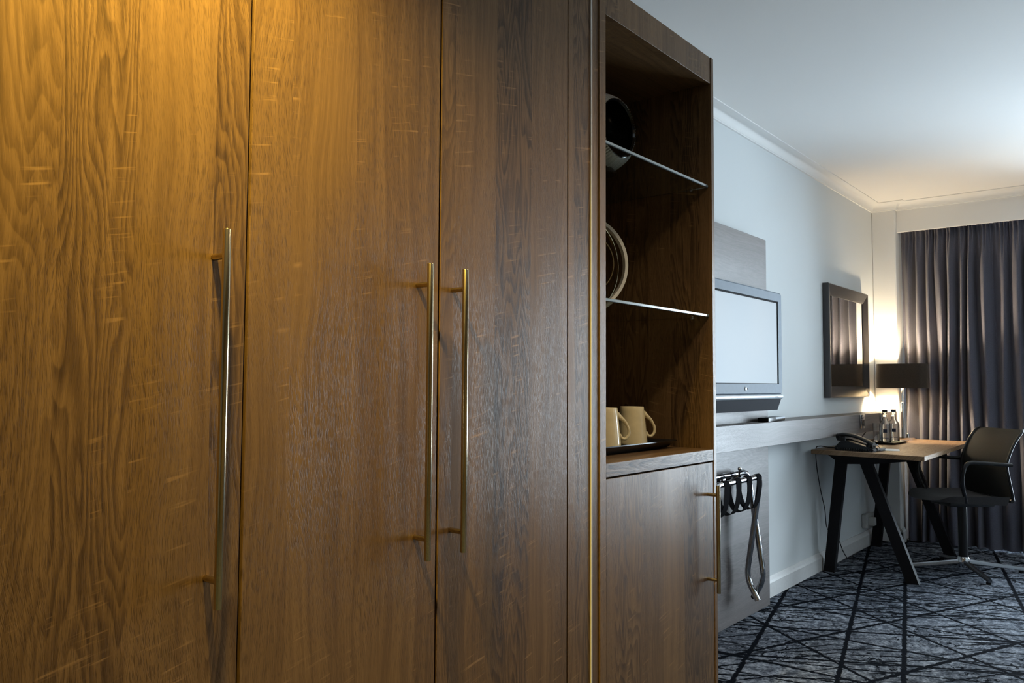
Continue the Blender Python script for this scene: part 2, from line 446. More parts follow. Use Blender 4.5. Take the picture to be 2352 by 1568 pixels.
# window wall with an opening; the curtain covers its left part
WY0, WY1, WZ0, WZ1 = -1.45, 1.0, 0.12, 2.16
bm = NB()
box(bm, WIN_X, WIN_X+0.2, YR, WY0, 0, CEIL); box(bm, WIN_X, WIN_X+0.2, WY1, D, 0, CEIL)
box(bm, WIN_X, WIN_X+0.2, WY0, WY1, 0, WZ0); box(bm, WIN_X, WIN_X+0.2, WY0, WY1, WZ1, CEIL)
struct('wall_far', bm, M_WHITE)
bm = NB(); box(bm, PIER_X, WIN_X, 1.49, D, 0, CEIL, 0.006); struct('wall_column', bm, M_WHITE)
bm = NB(); box(bm, PELMET_X, PELMET_X+0.02, YR, 1.49, 2.222, CEIL, 0.0015); struct('trim_2', bm, M_WHITE)   # pelmet board
# window frame with panes
bm = NB()
fy = [WY0, (2*WY0+WY1)/3, (WY0+2*WY1)/3, WY1]
for y in fy: box(bm, WIN_X+0.05, WIN_X+0.11, y-0.03, y+0.03, WZ0, WZ1, 0.004)
for z in (WZ0, WZ1): box(bm, WIN_X+0.05, WIN_X+0.11, WY0, WY1, z-0.03, z+0.03, 0.004)
win = struct('window_1', bm, M_TRIM)
for i in range(3):
    bm = NB(); box(bm, WIN_X+0.078, WIN_X+0.082, fy[i]+0.03, fy[i+1]-0.03, WZ0+0.03, WZ1-0.03)
    struct('pane', bm, PANE if 'PANE' in globals() else pane_mat('window_pane'), win)
# cornice: coved profile along wall, around column, along pelmet (mitred sweep)
CB = 2.380; CD = 0.07
prof = [(0.0, CB), (0.010, CB), (0.010, CB+0.006)]
for i in range(7):
    a = math.radians(90*i/6)
    prof.append((0.012 + (CD-0.020)*(1-math.cos(a)), CB+0.008 + (CEIL-CB-0.014)*math.sin(a)))
prof += [(CD-0.004, CEIL-0.006), (CD, CEIL-0.005), (CD, CEIL), (0.0, CEIL)]
path = [(XN, D, 0, -1), (PIER_X, D, -1, -1), (PIER_X, 1.49, -1, -1), (PELMET_X, 1.49, -1, -1), (PELMET_X, YR, -1, 0)]
bm = NB(); rings = []
for (x, y, nx, ny) in path:
    rings.append([bm.verts.new((x+nx*o_, y+ny*o_, z)) for o_, z in prof])
for a, b in zip(rings, rings[1:]):
    for k in range(len(prof)-1): bm.faces.new((a[k], a[k+1], b[k+1], b[k]))
struct('trim_1', bm, M_WHITE, None, True)
# skirting boards (ogee-ish top)
def skirt(name, axis, a, b, face, sgn):
    p = [(0, 0), (sgn*0.018, 0), (sgn*0.018, 0.075), (sgn*0.014, 0.086), (sgn*0.007, 0.098), (sgn*0.004, 0.104), (0, 0.104)]
    bm = NB()
    prism(bm, [(face+q[0], q[1]) for q in p], axis, a, b)
    struct(name, bm, M_TRIM)
skirt('baseboard_left', 'X', XN, PIER_X, D, -1)
skirt('baseboard_column', 'Y', 1.475, D-0.018, PIER_X, -1)
skirt('baseboard_return', 'X', PIER_X-0.018, PIER_X+0.07, 1.49, -1)
skirt('baseboard_right', 'X', XN, WIN_X, YR, 1)

# ------------------------------------------------------------------ wardrobe
G1, G2, G3 = 0.691, 1.114, 1.550
TOP = 2.150
wd = thing('wardrobe', 'tall brown oak wardrobe with three doors and long bar handles', 'wardrobe', (0.9, 1.37, 0))
bm = NB()
X0 = 0.262; X1 = 1.683
box(bm, X0, X0+0.018, FRONT+0.022, D-0.022, 0.0, TOP); box(bm, X1-0.018, X1, FRONT+0.022, D-0.022, 0.0, TOP)
box(bm, X0+0.018, X1-0.018, FRONT+0.022, D-0.022, TOP-0.018, TOP); box(bm, X0+0.018, X1-0.018, FRONT+0.022, D-0.022, 0.06, 0.078)
box(bm, X0+0.018, X1-0.018, D-0.032, D-0.022, 0.078, TOP-0.018)
box(bm, X0+0.018, X1-0.018, FRONT+0.06, FRONT+0.078, 0.0, 0.06)
part('carcass', bm, W_CAB, wd)
GAP = 0.0028
def bar_handle(parent, x, z0, z1, zp0, zp1, r=0.0062, so=0.036, y=FRONT):
    bm = NB()
    lathe(bm, [(0, z0), (r*0.92, z0), (r, z0+0.0008), (r, z1-0.0008), (r*0.92, z1), (0, z1)], (x, y-so, 0), 24)
    R = Matrix.Rotation(-PI/2, 3, 'X')   # local z -> +Y
    for z in (zp0, zp1):
        lathe(bm, [(0.0052, -so+0.004), (0.0052, 0.0)], (x+0.001, y, z), 18, R)
    return part('handle', bm, M_BRASS, parent, True, 40)
for (a, b, mt, hx) in ((X0, G1, W_DOOR, 0.634), (G1, G2, W_DOOR2, 1.0545), (G2, G3, W_DOOR3, 1.1515)):
    bm = NB(); box(bm, a+GAP, b-GAP, FRONT, FRONT+0.019, 0.062, TOP, 0.0008)
    dr = part('door', bm, mt, wd)
    bar_handle(dr, hx, 0.776, 1.327, 0.8145, 1.2885)
bm = NB(); box(bm, G3+GAP*0.8, 1.6458, FRONT+0.001, FRONT+0.020, 0.0, TOP, 0.0006); part('filler_panel', bm, W_DOOR2, wd)
bm = NB(); box(bm, 1.6465, 1.6507, FRONT-0.0024, FRONT+0.012, 0.0, TOP); part('edge_strip', bm, M_STRIP, wd)
bm = NB(); box(bm, 1.6512, 1.6835, FRONT+0.0015, FRONT+0.020, 0.0, TOP, 0.0006); part('filler_panel', bm, W_DOOR3, wd)

# ------------------------------------------------------------------ open shelf cabinet
SL0, SL1, SR0, SR1 = 1.6855, 1.7145, 2.331, 2.3505
WT, WB = 0.904, 0.868
cb = thing('display_cabinet', 'tall oak cabinet with open glass shelves above one low door', 'cabinet', (2.02, 1.37, 0))
bm = NB(); box(bm, SL0, SL1, FRONT-0.002, D-0.022, 0, TOP, 0.0012); part('side_panel', bm, W_DOOR, cb)
bm = NB(); box(bm, SR0, SR1, FRONT-0.002, D-0.022, 0, TOP, 0.0012); part('side_panel', bm, W_CAB, cb)
bm = NB(); box(bm, SL1, SR0, FRONT, FRONT+0.019, 2.064, TOP-0.001, 0.0008); part('top_rail', bm, W_DOOR2, cb)
bm = NB(); box(bm, SL1, SR0, FRONT+0.019, D-0.03, 2.067, 2.085); part('top_panel', bm, W_H, cb)
bm = NB(); box(bm, SL1, SR0, D-0.032, D-0.022, 0.06, 2.067); part('back_panel', bm, W_CAB, cb)
bm = NB(); box(bm, SL1, SR0, FRONT-0.001, D-0.032, WB, WT, 0.0012); part('worktop', bm, W_EDGE, cb)
bm = NB(); box(bm, SL1, SR0, FRONT+0.05, FRONT+0.068, 0, 0.062); part('plinth', bm, W_H, cb)
bm = NB(); box(bm, SL1+0.002, SR0-0.002, FRONT, FRONT+0.019, 0.064, WB-0.004, 0.0008); dr = part('door', bm, W_DOOR, cb)
bar_handle(dr, 2.286, 0.476, 0.799, 0.5145, 0.769)
for z in (1.733, 1.321):
    bm = NB(); box(bm, SL1+0.002, SR0-0.002, FRONT+0.0145, D-0.036, z-0.004, z+0.004)
    g = part('glass_shelf', bm, M_SHELF, cb)
    bm = NB(); box(bm, SL1+0.002, SR0-0.002, FRONT+0.0085, FRONT+0.0143, z-0.004, z+0.004, 0.001); part('shelf_edge', bm, M_SHELFEDGE, g)
    R = Matrix.Rotation(PI/2, 3, 'Y')
    for yy in (1.165, 1.56):
        for xx, s in ((SR0, -1), (SL1, 1)):
            bm = NB(); lathe(bm, [(0, 0), (0.004, 0.0), (0.004, 0.010), (0.003, 0.012), (0, 0.012)], (xx, yy, z-0.0085), 10, Matrix.Rotation(s*PI/2, 3, 'Y'))
            part('shelf_pin', bm, M_STEEL, g, True)
# small chrome catch on the outer side, near the top
bm = NB(); box(bm, SR1, SR1+0.006, FRONT+0.02, FRONT+0.05, 2.02, 2.075, 0.001); part('side_bracket', bm, M_STEEL, cb)

# ------------------------------------------------------------------ ribbed vase on the upper glass shelf
SH1 = 1.7372; SH2 = 1.3252
v = Vector((2.08, 1.30, 0.66)).normalized(); rr = Vector((v.y, -v.x, 0)).normalized(); uu_ = rr.cross(v)
ax = (-0.54*v + 0.84*(0.976*rr + 0.217*uu_)).normalized()
R_ = 0.112; cosr = 0.66
q = Vector((0, 0, 1)).rotation_difference(ax).to_matrix()
vc = Vector((1.995, 1.304, SH1+R_+0.010))
vt = thing('ribbed_vase', 'round ribbed silver vase with a wide black mouth on the upper glass shelf', 'vase', (vc.x, vc.y, SH1))
bm = NB(); NSEG = 272; prof = []; RJ = [random.uniform(0.6, 1.3) for _ in range(NSEG)]
a0 = math.acos(cosr)
rings = []
for i in range(15):
    a = a0 + (PI-a0-0.05)*i/14
    ring = []
    for k in range(NSEG):
        rib = (0.0040 if k % 4 < 2 else -0.0024) * min(1, math.sin(a)*1.4) * RJ[k//2]
        r = R_+rib
        ring.append(bm.verts.new(vc + q @ Vector((r*math.sin(a)*math.cos(2*PI*k/NSEG), r*math.sin(a)*math.sin(2*PI*k/NSEG), r*math.cos(a)))))
    rings.append(ring)
for A, B in zip(rings, rings[1:]):
    for k in range(NSEG):
        f_ = bm.faces.new((A[k], A[(k+1) % NSEG], B[(k+1) % NSEG], B[k])); f_.material_index = 1 if k % 4 == 2 else 0
bm.faces.new(rings[-1])
part('body', bm, M_RIB, vt).data.materials.append(M_BLKGLZ)   # silver ribs, groove floors painted black to stand in for rib shading
bm = NB(); pr = []
for i in range(12):
    a = a0*1.0 + (PI-a0-0.02)*i/11
    pr.append(((R_-0.006)*math.sin(a), (R_-0.006)*math.cos(a)))
pr = [(R_*math.sin(a0)+0.0015, R_*math.cos(a0)+0.001), (R_*math.sin(a0)-0.001, R_*math.cos(a0)+0.0022)] + pr + [(0, pr[-1][1])]
lathe(bm, pr, vc, 64, q); part('inner_wall', bm, M_BLKGLZ, vt, True, 60)
bm = NB(); lathe(bm, [(0, 0), (0.052, 0), (0.055, 0.004), (0.048, 0.012), (0.042, 0.020), (0, 0.020)], (vc.x, vc.y, SH1), 40); part('foot', bm, M_BLKGLZ, vt, True)

# ------------------------------------------------------------------ ring sculpture on the lower glass shelf
rc = Vector((2.030, 1.386, SH2)); view = Vector((rc.x, rc.y, 0)).normalized()
rs = thing('ring_sculpture', 'nested white and gold hoop ornament on the lower glass shelf', 'ornament', (rc.x, rc.y, SH2))
def hoop(name, rad, wdt, thk, ang, m, cz, c0):
    bm = NB(); Rm = Matrix.Rotation(ang, 3, 'Z') @ Matrix.Rotation(PI/2, 3, 'X')
    lathe(bm, [(rad-thk, -wdt/2), (rad, -wdt/2), (rad, wdt/2), (rad-thk, wdt/2)], (c0[0], c0[1], cz), 72, Rm, closed=True)
    part(name, bm, m, rs, True, 30)
va = math.atan2(view.y, view.x) + PI/2
hoop('hoop', 0.150, 0.020, 0.010, va+0.38, M_RING, SH2+0.151, rc)
hoop('inner_hoop', 0.148, 0.010, 0.0022, va+0.77, M_GOLD, SH2+0.1515, rc+Vector((0.004, -0.004, 0)))
hoop('inner_hoop', 0.099, 0.014, 0.003, va+0.22, M_GOLD, SH2+0.151, rc)
bm = NB(); lathe(bm, [(0, 0), (0.028, 0), (0.030, 0.003), (0.024, 0.0045), (0, 0.0045)], (rc.x, rc.y, SH2), 32); part('base', bm, M_RING, rs, True)

# ------------------------------------------------------------------ hospitality tray with mugs
tx0, tx1, ty0, ty1 = 1.81, 2.272, 1.212, 1.50
def dish_tray(name, label, x0, x1, y0, y1, z, h, fl, m, group=None):
    o = NB()
    def loop(off, zz):
        a, b, c, d_ = x0-off, x1+off, y0-off, y1+off; r = 0.018; pts = []
        for (cx, cy, s) in ((b-r, d_-r, 0), (a+r, d_-r, 90), (a+r, c+r, 180), (b-r, c+r, 270)):
            pts += arc(cx, cy, r, s, s+90, 5)
        return [o.verts.new((p[0], p[1], zz)) for p in pts]
    L = [loop(-0.03, z), loop(-0.03, z+0.006), loop(0, z+0.008), loop(fl, z+h), loop(fl+0.006, z+h), loop(fl+0.006, z+h-0.003), ]
    under = [loop(0.002, z+0.003)]
    inner = [loop(fl-0.002, z+h-0.001), loop(-0.004, z+0.011)]
    n = len(L[0])
    seq = [L[0], under[0], L[5], L[4], inner[0], inner[1]]
    for A, B in zip(seq, seq[1:]):
        for k in range(n): o.faces.new((A[k], A[(k+1) % n], B[(k+1) % n], B[k]))
    o.faces.new(L[0]); o.faces.new(inner[1])
    bmesh.ops.delete(o, geom=[v_ for v_ in o.verts if not v_.link_faces], context='VERTS')
    ob = obj(name, o, m, None, True, 30, loc=((x0+x1)/2, (y0+y1)/2, z))
    return tag(ob, label, 'tray', group)
dish_tray('serving_tray', 'black rectangular serving tray under the cream mugs', tx0, tx1, ty0+0.012, ty1, WT+0.0004, 0.026, 0.018, M_TRAY)
TZ = WT+0.0118
def mug(x, y, ang, label):
    r = thing('mug', label, 'mug', (x, y, TZ), ang, 'cream mugs on the black tray', world=False)
    bm = NB()
    p = [(0, 0.0), (0.0405, 0.0), (0.0425, 0.002), (0.0425, 0.006)]
    for i in range(9):
        s = i/8; p.append((0.0425-0.0095*s**1.15, 0.006+0.099*s))
    p += [(0.0322, 0.1062), (0.0312, 0.105), (0.034, 0.07), (0.038, 0.02), (0.036, 0.008), (0, 0.007)]
    lathe(bm, p, (0, 0, 0), 48); bmesh.ops.scale(bm, vec=(1.12, 1.12, 1.12), verts=bm.verts); part('body', bm, M_CREAM, r, True, 50)
    bm = NB()
    pts = catmull([(0.0335, 0, 0.089), (0.043, 0, 0.080), (0.056, 0, 0.068), (0.066, 0, 0.050), (0.066, 0, 0.034), (0.057, 0, 0.024), (0.047, 0, 0.026), (0.041, 0, 0.036)], 6)
    n = len(pts); rad = [0.0075-0.0035*min(1, i/(n*0.35)) if i < n*0.35 else 0.0040 for i in range(n)]
    tube(bm, pts, rad, 10); bmesh.ops.scale(bm, vec=(1.12, 1.12, 1.12), verts=bm.verts); part('handle', bm, M_CREAM, r, True, 60)
    return r
# handles point to the right as seen from the corridor
hang = math.atan2(-0.62, 0.78)
mug(2.175, 1.298, hang, 'whole cream mug standing on the right of the black tray')
mug(2.002, 1.287, hang, 'cream mug half hidden behind the cabinet edge on the black tray')
sp = thing('sugar_pot', 'small grey pot behind the two cream mugs', 'pot', (2.125, 1.375, TZ))
bm = NB(); lathe(bm, [(0, 0), (0.026, 0), (0.028, 0.003), (0.030, 0.05), (0.028, 0.05), (0.026, 0.006), (0, 0.006)], (2.125, 1.375, TZ), 28); part('body', bm, plain('grey_glaze', (0.12, 0.12, 0.11), 0.3), sp, True)
bm = NB(); lathe(bm, [(0.0295, 0.05), (0.0315, 0.053), (0.0295, 0.056), (0.026, 0.053)], (2.125, 1.375, TZ), 28, closed=True); part('rim', bm, plain('green_rim', (0.16, 0.20, 0.12), 0.3), sp, True)

# ------------------------------------------------------------------ wall panel, ledge
PF = 1.58
bm = NB(); box(bm, 2.95, 3.985, PF, D-0.019, 0.003, 1.852, 0.001); tag(obj('wall_panel', bm, W_PANEL, loc=(3.45, PF, 0)), 'tall oak backing panel on the wall behind the television', 'panel')
bm = NB(); box(bm, 2.60, PIER_X-0.002, 1.50, PF-0.0005, 0.811, 0.9255, 0.001); 
box(bm, 3.987, PIER_X-0.002, PF-0.0005, D-0.001, 0.811, 0.9255)
tag(obj('wall_ledge', bm, W_PANEL, loc=(4.4, 1.55, 0.811)), 'long horizontal oak ledge fixed along the pale wall', 'ledge')

# ------------------------------------------------------------------ television
tv = thing('television', 'silver grey flat television with a bright pale screen on the oak panel', 'television', (3.40, 1.50, 1.0))
TF = 1.47; TX0, TX1 = 2.97, 3.902; TZ0, TZ1 = 1.063, 1.561
IX0, IX1, IZ0, IZ1 = 3.02, 3.853, 1.111, 1.516
def rrect(x0, x1, z0, z1, r, n=5):
    p = []
    for (cx, cz, s) in ((x1-r, z1-r, 0), (x0+r, z1-r, 90), (x0+r, z0+r, 180), (x1-r, z0+r, 270)): p += arc(cx, cz, r, s, s+90, n)
    return p
bm = NB()
outer = rrect(TX0, TX1, TZ0, TZ1, 0.014); inner = rrect(IX0, IX1, IZ0, IZ1, 0.001)
Y3 = [TF+0.055, TF+0.006, TF]
lo = [[bm.verts.new((x, yy, z)) for x, z in (outer if i < 2 else rrect(TX0+0.006, TX1-0.006, TZ0+0.004, TZ1-0.006, 0.010))] for i, yy in enumerate(Y3)]
li = [[bm.verts.new((x, yy, z)) for x, z in inner] for yy in (TF, TF+0.004)]
seq = lo+li; n_ = len(outer)
for A, B in zip(seq, seq[1:]):
    for k in range(n_): bm.faces.new((A[k], A[(k+1) % n_], B[(k+1) % n_], B[k]))
bm.faces.new(lo[0])
part('bezel', bm, M_TVS, tv, True, 40)
bm = NB(); box(bm, IX0-0.001, IX1+0.001, TF+0.0035, TF+0.02, IZ0-0.001, IZ1+0.001)
part('screen_border', bm, plain('matt_black_border', (0.006, 0.006, 0.007), 0.7, 0, 0.08), tv)
bm = NB(); box(bm, IX0+0.013, IX1-0.013, TF+0.0028, TF+0.0034, IZ0+0.003, IZ1-0.009)
part('screen', bm, M_LCD, tv)
# rounded silver bar and slanted speaker cloth below
bm = NB(); pp = [(TF+0.05, 1.063)] + [(TF+0.006-0.012*math.sin(math.radians(a)), 1.0505+0.0125*math.cos(math.radians(a))) for a in range(0, 181, 20)] + [(TF+0.05, 1.038)]
prism(bm, pp, 'X', TX0+0.006, TX1-0.010); cbar = part('control_bar', bm, M_TVB, tv, True, 30)
bm = NB(); box(bm, 3.79, 3.83, TF-0.0068, TF-0.003, 1.0475, 1.0515, 0.0005); part('button', bm, M_BLACKP, cbar)
bm = NB()
a = [(TX0+0.01, TF+0.004, 1.0375), (TX1-0.014, TF+0.004, 1.0375), (TX1-0.040, TF+0.012, 0.985), (TX0+0.04, TF+0.012, 0.985)]
bk = [(x, TF+0.06, z) for x, y, z in a]
A = [bm.verts.new(p) for p in a]; B = [bm.verts.new(p) for p in bk]
for i in range(4): bm.faces.new((A[i], A[(i+1) % 4], B[(i+1) % 4], B[i]))
bm.faces.new(A); bm.faces.new(B); part('speaker', bm, M_TVSP, tv)
bm = NB(); box(bm, 3.15, 3.65, TF+0.055, PF-0.001, 1.08, 1.48, 0.01); part('rear_housing', bm, M_BLACKP, tv)
Rm = Matrix.Rotation(PI/2, 3, 'X')
bm = NB(); lathe(bm, [(0, 0), (0.0105, 0), (0.0105, 0.002), (0, 0.002)], (3.452, TF+0.0002, 1.088), 24, Rm); lg = part('emblem', bm, M_BLACKP, tv, True)
bm = NB(); lathe(bm, [(0, 0.002), (0.0080, 0.002), (0.0080, 0.003), (0, 0.003)], (3.453, TF, 1.088), 24, Rm); part('emblem_disc', bm, M_RING, lg, True)
bm = NB(); lathe(bm, [(0, 0), (0.0035, 0), (0.0035, 0.002), (0, 0.002)], (3.474, TF+0.0002, 1.089), 12, Rm); part('sensor_dot', bm, M_BLACKP, tv, True)

# remote on the ledge
rm = thing('remote_control', 'black remote control with silver edge lying on the oak ledge', 'remote', (3.945, 1.545, 0.9256), math.radians(6), world=False)
bm = NB(); box(bm, -0.150, 0.150, -0.028, 0.028, 0, 0.021, 0.004, 2); part('body', bm, M_BLACKP, rm, True)
bm = NB(); box(bm, -0.03, 0.146, -0.0288, -0.0275, 0.011, 0.0205, 0.0004); part('side_strip', bm, M_TVB, rm)
for i in range(6):
    bm = NB(); box(bm, -0.09+i*0.03, -0.078+i*0.03, -0.006, 0.006, 0.0205, 0.0225, 0.001); part('button', bm, M_TVS, rm)

# ------------------------------------------------------------------ luggage rack hung flat on the wall panel
lr = thing('luggage_rack', 'folded chrome luggage rack with black straps hanging on the oak panel', 'luggage rack', (3.37, 1.51, 0.06))
XA, XB = 3.08, 3.620
def uframe(y_top, y_bot, ztop, sgn, x0, x1, name):
    bm = NB()
    foot = y_bot + sgn*0.050
    pts = [(x0, foot, 0.125), (x0, y_bot, 0.215), (x0, y_top, ztop), (x1, y_top, ztop), (x1, y_bot, 0.215), (x1, foot, 0.125)]
    tube(bm, round_path(pts, 0.055, 7), 0.0128, 14)
    fr = part(name, bm, M_RACK, lr, True, 60)
    for x in (x0, x1):
        d_ = Vector((0, foot-y_bot, 0.125-0.215)).normalized()
        e = Vector((x, foot, 0.125))
        bm = NB(); tube(bm, [e-d_*0.032, e+d_*0.006], 0.0135, 14); part('foot_cap', bm, M_STEEL if sgn < 0 else M_BLACKP, fr, True)
    return fr
uframe(1.462, 1.535, 0.686, -1, XA+0.027, XB-0.027, 'frame')
uframe(1.535, 1.462, 0.700, +1, XA, XB, 'frame')
bm = NB(); lathe(bm, [(0, 0), (0.006, 0), (0.006, 0.034), (0.008, 0.036), (0, 0.038)], (XB+0.013, 1.4985, 0.43), 14, Matrix.Rotation(-PI/2, 3, 'Y')); part('pivot', bm, M_CHROME, lr, True)
for sx in (3.545, 3.435, 3.320, 3.200):
    bm = NB()
    pts = [(1.462, 0.6995)] + [(1.462-0.013*math.cos(math.radians(a)), 0.686+0.013*math.sin(math.radians(a))) for a in (60, 20, 0, -30)]
    loop = catmull([(0, 1.4485, 0.686), (0, 1.452, 0.615), (0, 1.470, 0.558), (0, 1.4985, 0.541), (0, 1.527, 0.558), (0, 1.545, 0.615), (0, 1.5485, 0.700)], 5)
    top1 = [(0, 1.462+0.0135*math.cos(math.radians(a)), 0.686+0.0135*math.sin(math.radians(a))) for a in (0, 45, 90, 135, 180)]
    top2 = [(0, 1.535-0.0135*math.cos(math.radians(a)), 0.700+0.0135*math.sin(math.radians(a))) for a in (180, 135, 90, 45, 0)]
    path_ = [Vector(p) for p in top1] + loop[1:-1] + [Vector(p) for p in reversed(top2)]
    W = 0.025; r0 = []; 
    for p in path_: r0.append((bm.verts.new((sx-W, p.y, p.z)), bm.verts.new((sx+W, p.y, p.z))))
    for A, B in zip(r0, r0[1:]): bm.faces.new((A[0], A[1], B[1], B[0]))
    bmesh.ops.recalc_face_normals(bm, faces=bm.faces)
    geo = bmesh.ops.solidify(bm, geom=list(bm.faces), thickness=0.002)
    part('strap', bm, M_RUBBER, lr, True, 40)
# wall hook that carries the rack
hk = thing('wall_hook', 'small chrome hook on the oak panel holding the luggage rack', 'hook', (3.455, 1.579, 0.70))
bm = NB(); box(bm, 3.435, 3.475, 1.574, 1.5795, 0.655, 0.700, 0.002); part('plate', bm, M_CHROME, hk)
bm = NB(); tube(bm, round_path([(3.455, 1.575, 0.690), (3.455, 1.508, 0.690), (3.455, 1.503, 0.722)], 0.012), 0.005, 10); part('peg', bm, M_CHROME, hk, True)
bm = NB(); bmesh.ops.create_uvsphere(bm, u_segments=14, v_segments=10, radius=0.009, matrix=Matrix.Translation((3.455, 1.503, 0.728))); part('knob', bm, M_CHROME, hk, True)

# ------------------------------------------------------------------ mirror
mx0, mx1, mz0, mz1 = 5.065, 5.905, 1.030, 1.748
MF = 1.608
mr = thing('mirror', 'rectangular wall mirror in a dark bronze frame above the desk', 'mirror', (5.48, D-0.02, mz0))
FW = 0.072
def rect(off, y): return [(mx0+off, y, mz0+off), (mx1-off, y, mz0+off), (mx1-off, y, mz1-off), (mx0+off, y, mz1-off)]
bm = NB()
lp = [rect(0, D-0.002), rect(0, MF+0.006), rect(0.006, MF), rect(FW-0.012, MF+0.014), rect(FW, MF+0.018), rect(FW, MF+0.026)]
lv = [[bm.verts.new(p) for p in l_] for l_ in lp]
for A, B in zip(lv, lv[1:]):
    for k in range(4): bm.faces.new((A[k], A[(k+1) % 4], B[(k+1) % 4], B[k]))
bm.faces.new(lv[0]); part('frame', bm, M_FRAMEB, mr)
bm = NB(); box(bm, mx0+FW-0.002, mx1-FW+0.002, MF+0.022, MF+0.027, mz0+FW-0.002, mz1-FW+0.002); part('mirror_glass', bm, M_MIRROR, mr)

# ------------------------------------------------------------------ power sockets
def wall_socket(x, z, label, w_=0.086, h_=0.086, y=1.4998):
    r = thing('power_socket', label, 'socket', (x, y, z), group=None)
    bm = NB(); box(bm, x-w_/2, x+w_/2, y-0.008, y, z-h_/2, z+h_/2, 0.003, 2); part('faceplate', bm, M_SOCK, r, True)
    bm = NB(); box(bm, x-0.026, x+0.026, y-0.0095, y-0.007, z-0.030, z+0.012, 0.001); ins = part('insert', bm, M_BLACKP, r)
    bm = NB(); box(bm, x-0.012, x+0.012, y-0.0115, y-0.007, z+0.020, z+0.034, 0.001); part('rocker', bm, M_SOCK, r)
    for dx, dz, a, b in ((0, 0.002, 0.003, 0.006), (-0.011, -0.016, 0.005, 0.003), (0.011, -0.016, 0.005, 0.003)):
        bm = NB(); box(bm, x+dx-a, x+dx+a, y-0.0102, y-0.009, z+dz-b, z+dz+b); part('pin_hole', bm, M_DARKIN, ins)
wall_socket(5.315, 0.881, 'chrome power socket on the oak ledge above the telephone')
wall_socket(5.775, 0.881, 'chrome power socket on the oak ledge behind the water bottles')
# white socket box low on the wall under the desk
bs = thing('floor_socket_box', 'white socket box with plug low on the wall under the desk', 'socket', (5.9, D, 0.09))
bm = NB(); box(bm, 5.80, 5.96, D-0.035, D-0.001, 0.135, 0.225, 0.004, 2); part('box', bm, M_SOCKETW, bs, True)
bm = NB(); box(bm, 5.985, 6.13, D-0.03, D-0.001, 0.115, 0.215, 0.004, 2); part('box', bm, M_SOCKETW, bs, True)
bm = NB(); box(bm, 5.83, 5.885, D-0.075, D-0.035, 0.150, 0.205, 0.006, 2); part('plug', bm, M_SOCKETW, bs, True)

# ------------------------------------------------------------------ desk
DT = 0.735
dk = thing('desk', 'oak topped writing desk on black angled legs under the mirror', 'desk', (5.42, 1.31, 0))
bm = NB()
prism(bm, [(4.715, 1.615), (4.645, 1.000), (6.165, 1.035), (6.165, 1.615)], 'Z', DT-0.025, DT)
bmesh.ops.bevel(bm, geom=list(bm.edges), offset=0.0015, segments=1, affect='EDGES')
part('desktop', bm, W_DESK, dk)
def leg(bm, a, b, wx, wd_):
    """flat box leg from foot a to head b in the Y-Z plane, thickness along X"""
    a, b = Vector(a), Vector(b)
    for s in (0,):
        A = [(a.x-wx/2, a.y-wd_/2, a.z), (a.x+wx/2, a.y-wd_/2, a.z), (a.x+wx/2, a.y+wd_/2, a.z), (a.x-wx/2, a.y+wd_/2, a.z)]
        B = [(b.x-wx/2, b.y-wd_/2, b.z), (b.x+wx/2, b.y-wd_/2, b.z), (b.x+wx/2, b.y+wd_/2, b.z), (b.x-wx/2, b.y+wd_/2, b.z)]
        va_ = [bm.verts.new(p) for p in A]; vb = [bm.verts.new(p) for p in B]
        for i in range(4): bm.faces.new((va_[i], va_[(i+1) % 4], vb[(i+1) % 4], vb[i]))
        bm.faces.new(va_[::-1]); bm.faces.new(vb)
LH = DT-0.025
for xx, spread in ((4.945, 1), (5.93, 1)):
    bm = NB(); leg(bm, (xx, 1.592, 0), (xx, 1.513, LH-0.03), 0.040, 0.062); part('leg', bm, M_BLACK, dk)
    bm = NB(); leg(bm, (xx, 1.135, 0), (xx, 1.382, LH-0.03), 0.040, 0.066); part('leg', bm, M_BLACK, dk)
    bm = NB(); prism(bm, [(1.585, LH), (1.04, LH), (1.06, LH-0.018), (1.34, LH-0.058), (1.49, LH-0.066), (1.53, LH-0.058), (1.585, LH-0.018)], 'X', xx-0.022, xx+0.022); part('leg_bracket', bm, M_BLACK, dk)
bm = NB(); box(bm, 4.967, 5.908, 1.415, 1.475, LH-0.045, LH-0.005, 0.002); part('cross_beam', bm, M_BLACK, dk)

# ------------------------------------------------------------------ telephone
px, py = 4.850, 1.385
tp = thing('telephone', 'black corded desk telephone with curly cord on the oak desk', 'telephone', (px, py, DT), math.radians(-6), world=False)
bm = NB()   # local: rear +y (wall), front -y
prism(bm, [(0.105, 0.0), (0.115, 0.012), (0.085, 0.058), (0.045, 0.066), (-0.085, 0.030), (-0.115, 0.018), (-0.118, 0.006), (-0.112, 0.0)], 'X', -0.03, 0.085)
bmesh.ops.bevel(bm, geom=list(bm.edges), offset=0.004, segments=2, affect='EDGES'); part('body', bm, M_BLACKP, tp, True, 40)
bm = NB()   # cradle under the handset
prism(bm, [(0.105, 0.0), (0.11, 0.012), (0.075, 0.052), (0.035, 0.057), (-0.08, 0.026), (-0.112, 0.016), (-0.112, 0.0)], 'X', -0.088, -0.028)
bmesh.ops.bevel(bm, geom=list(bm.edges), offset=0.004, segments=2, affect='EDGES'); part('cradle', bm, M_BLACKP, tp, True, 40)
bm = NB()
hp = catmull([(-0.058, 0.100, 0.078), (-0.058, 0.060, 0.090), (-0.058, 0.0, 0.083), (-0.058, -0.06, 0.062), (-0.058, -0.108, 0.036)], 6)
nn = len(hp)
rings = []
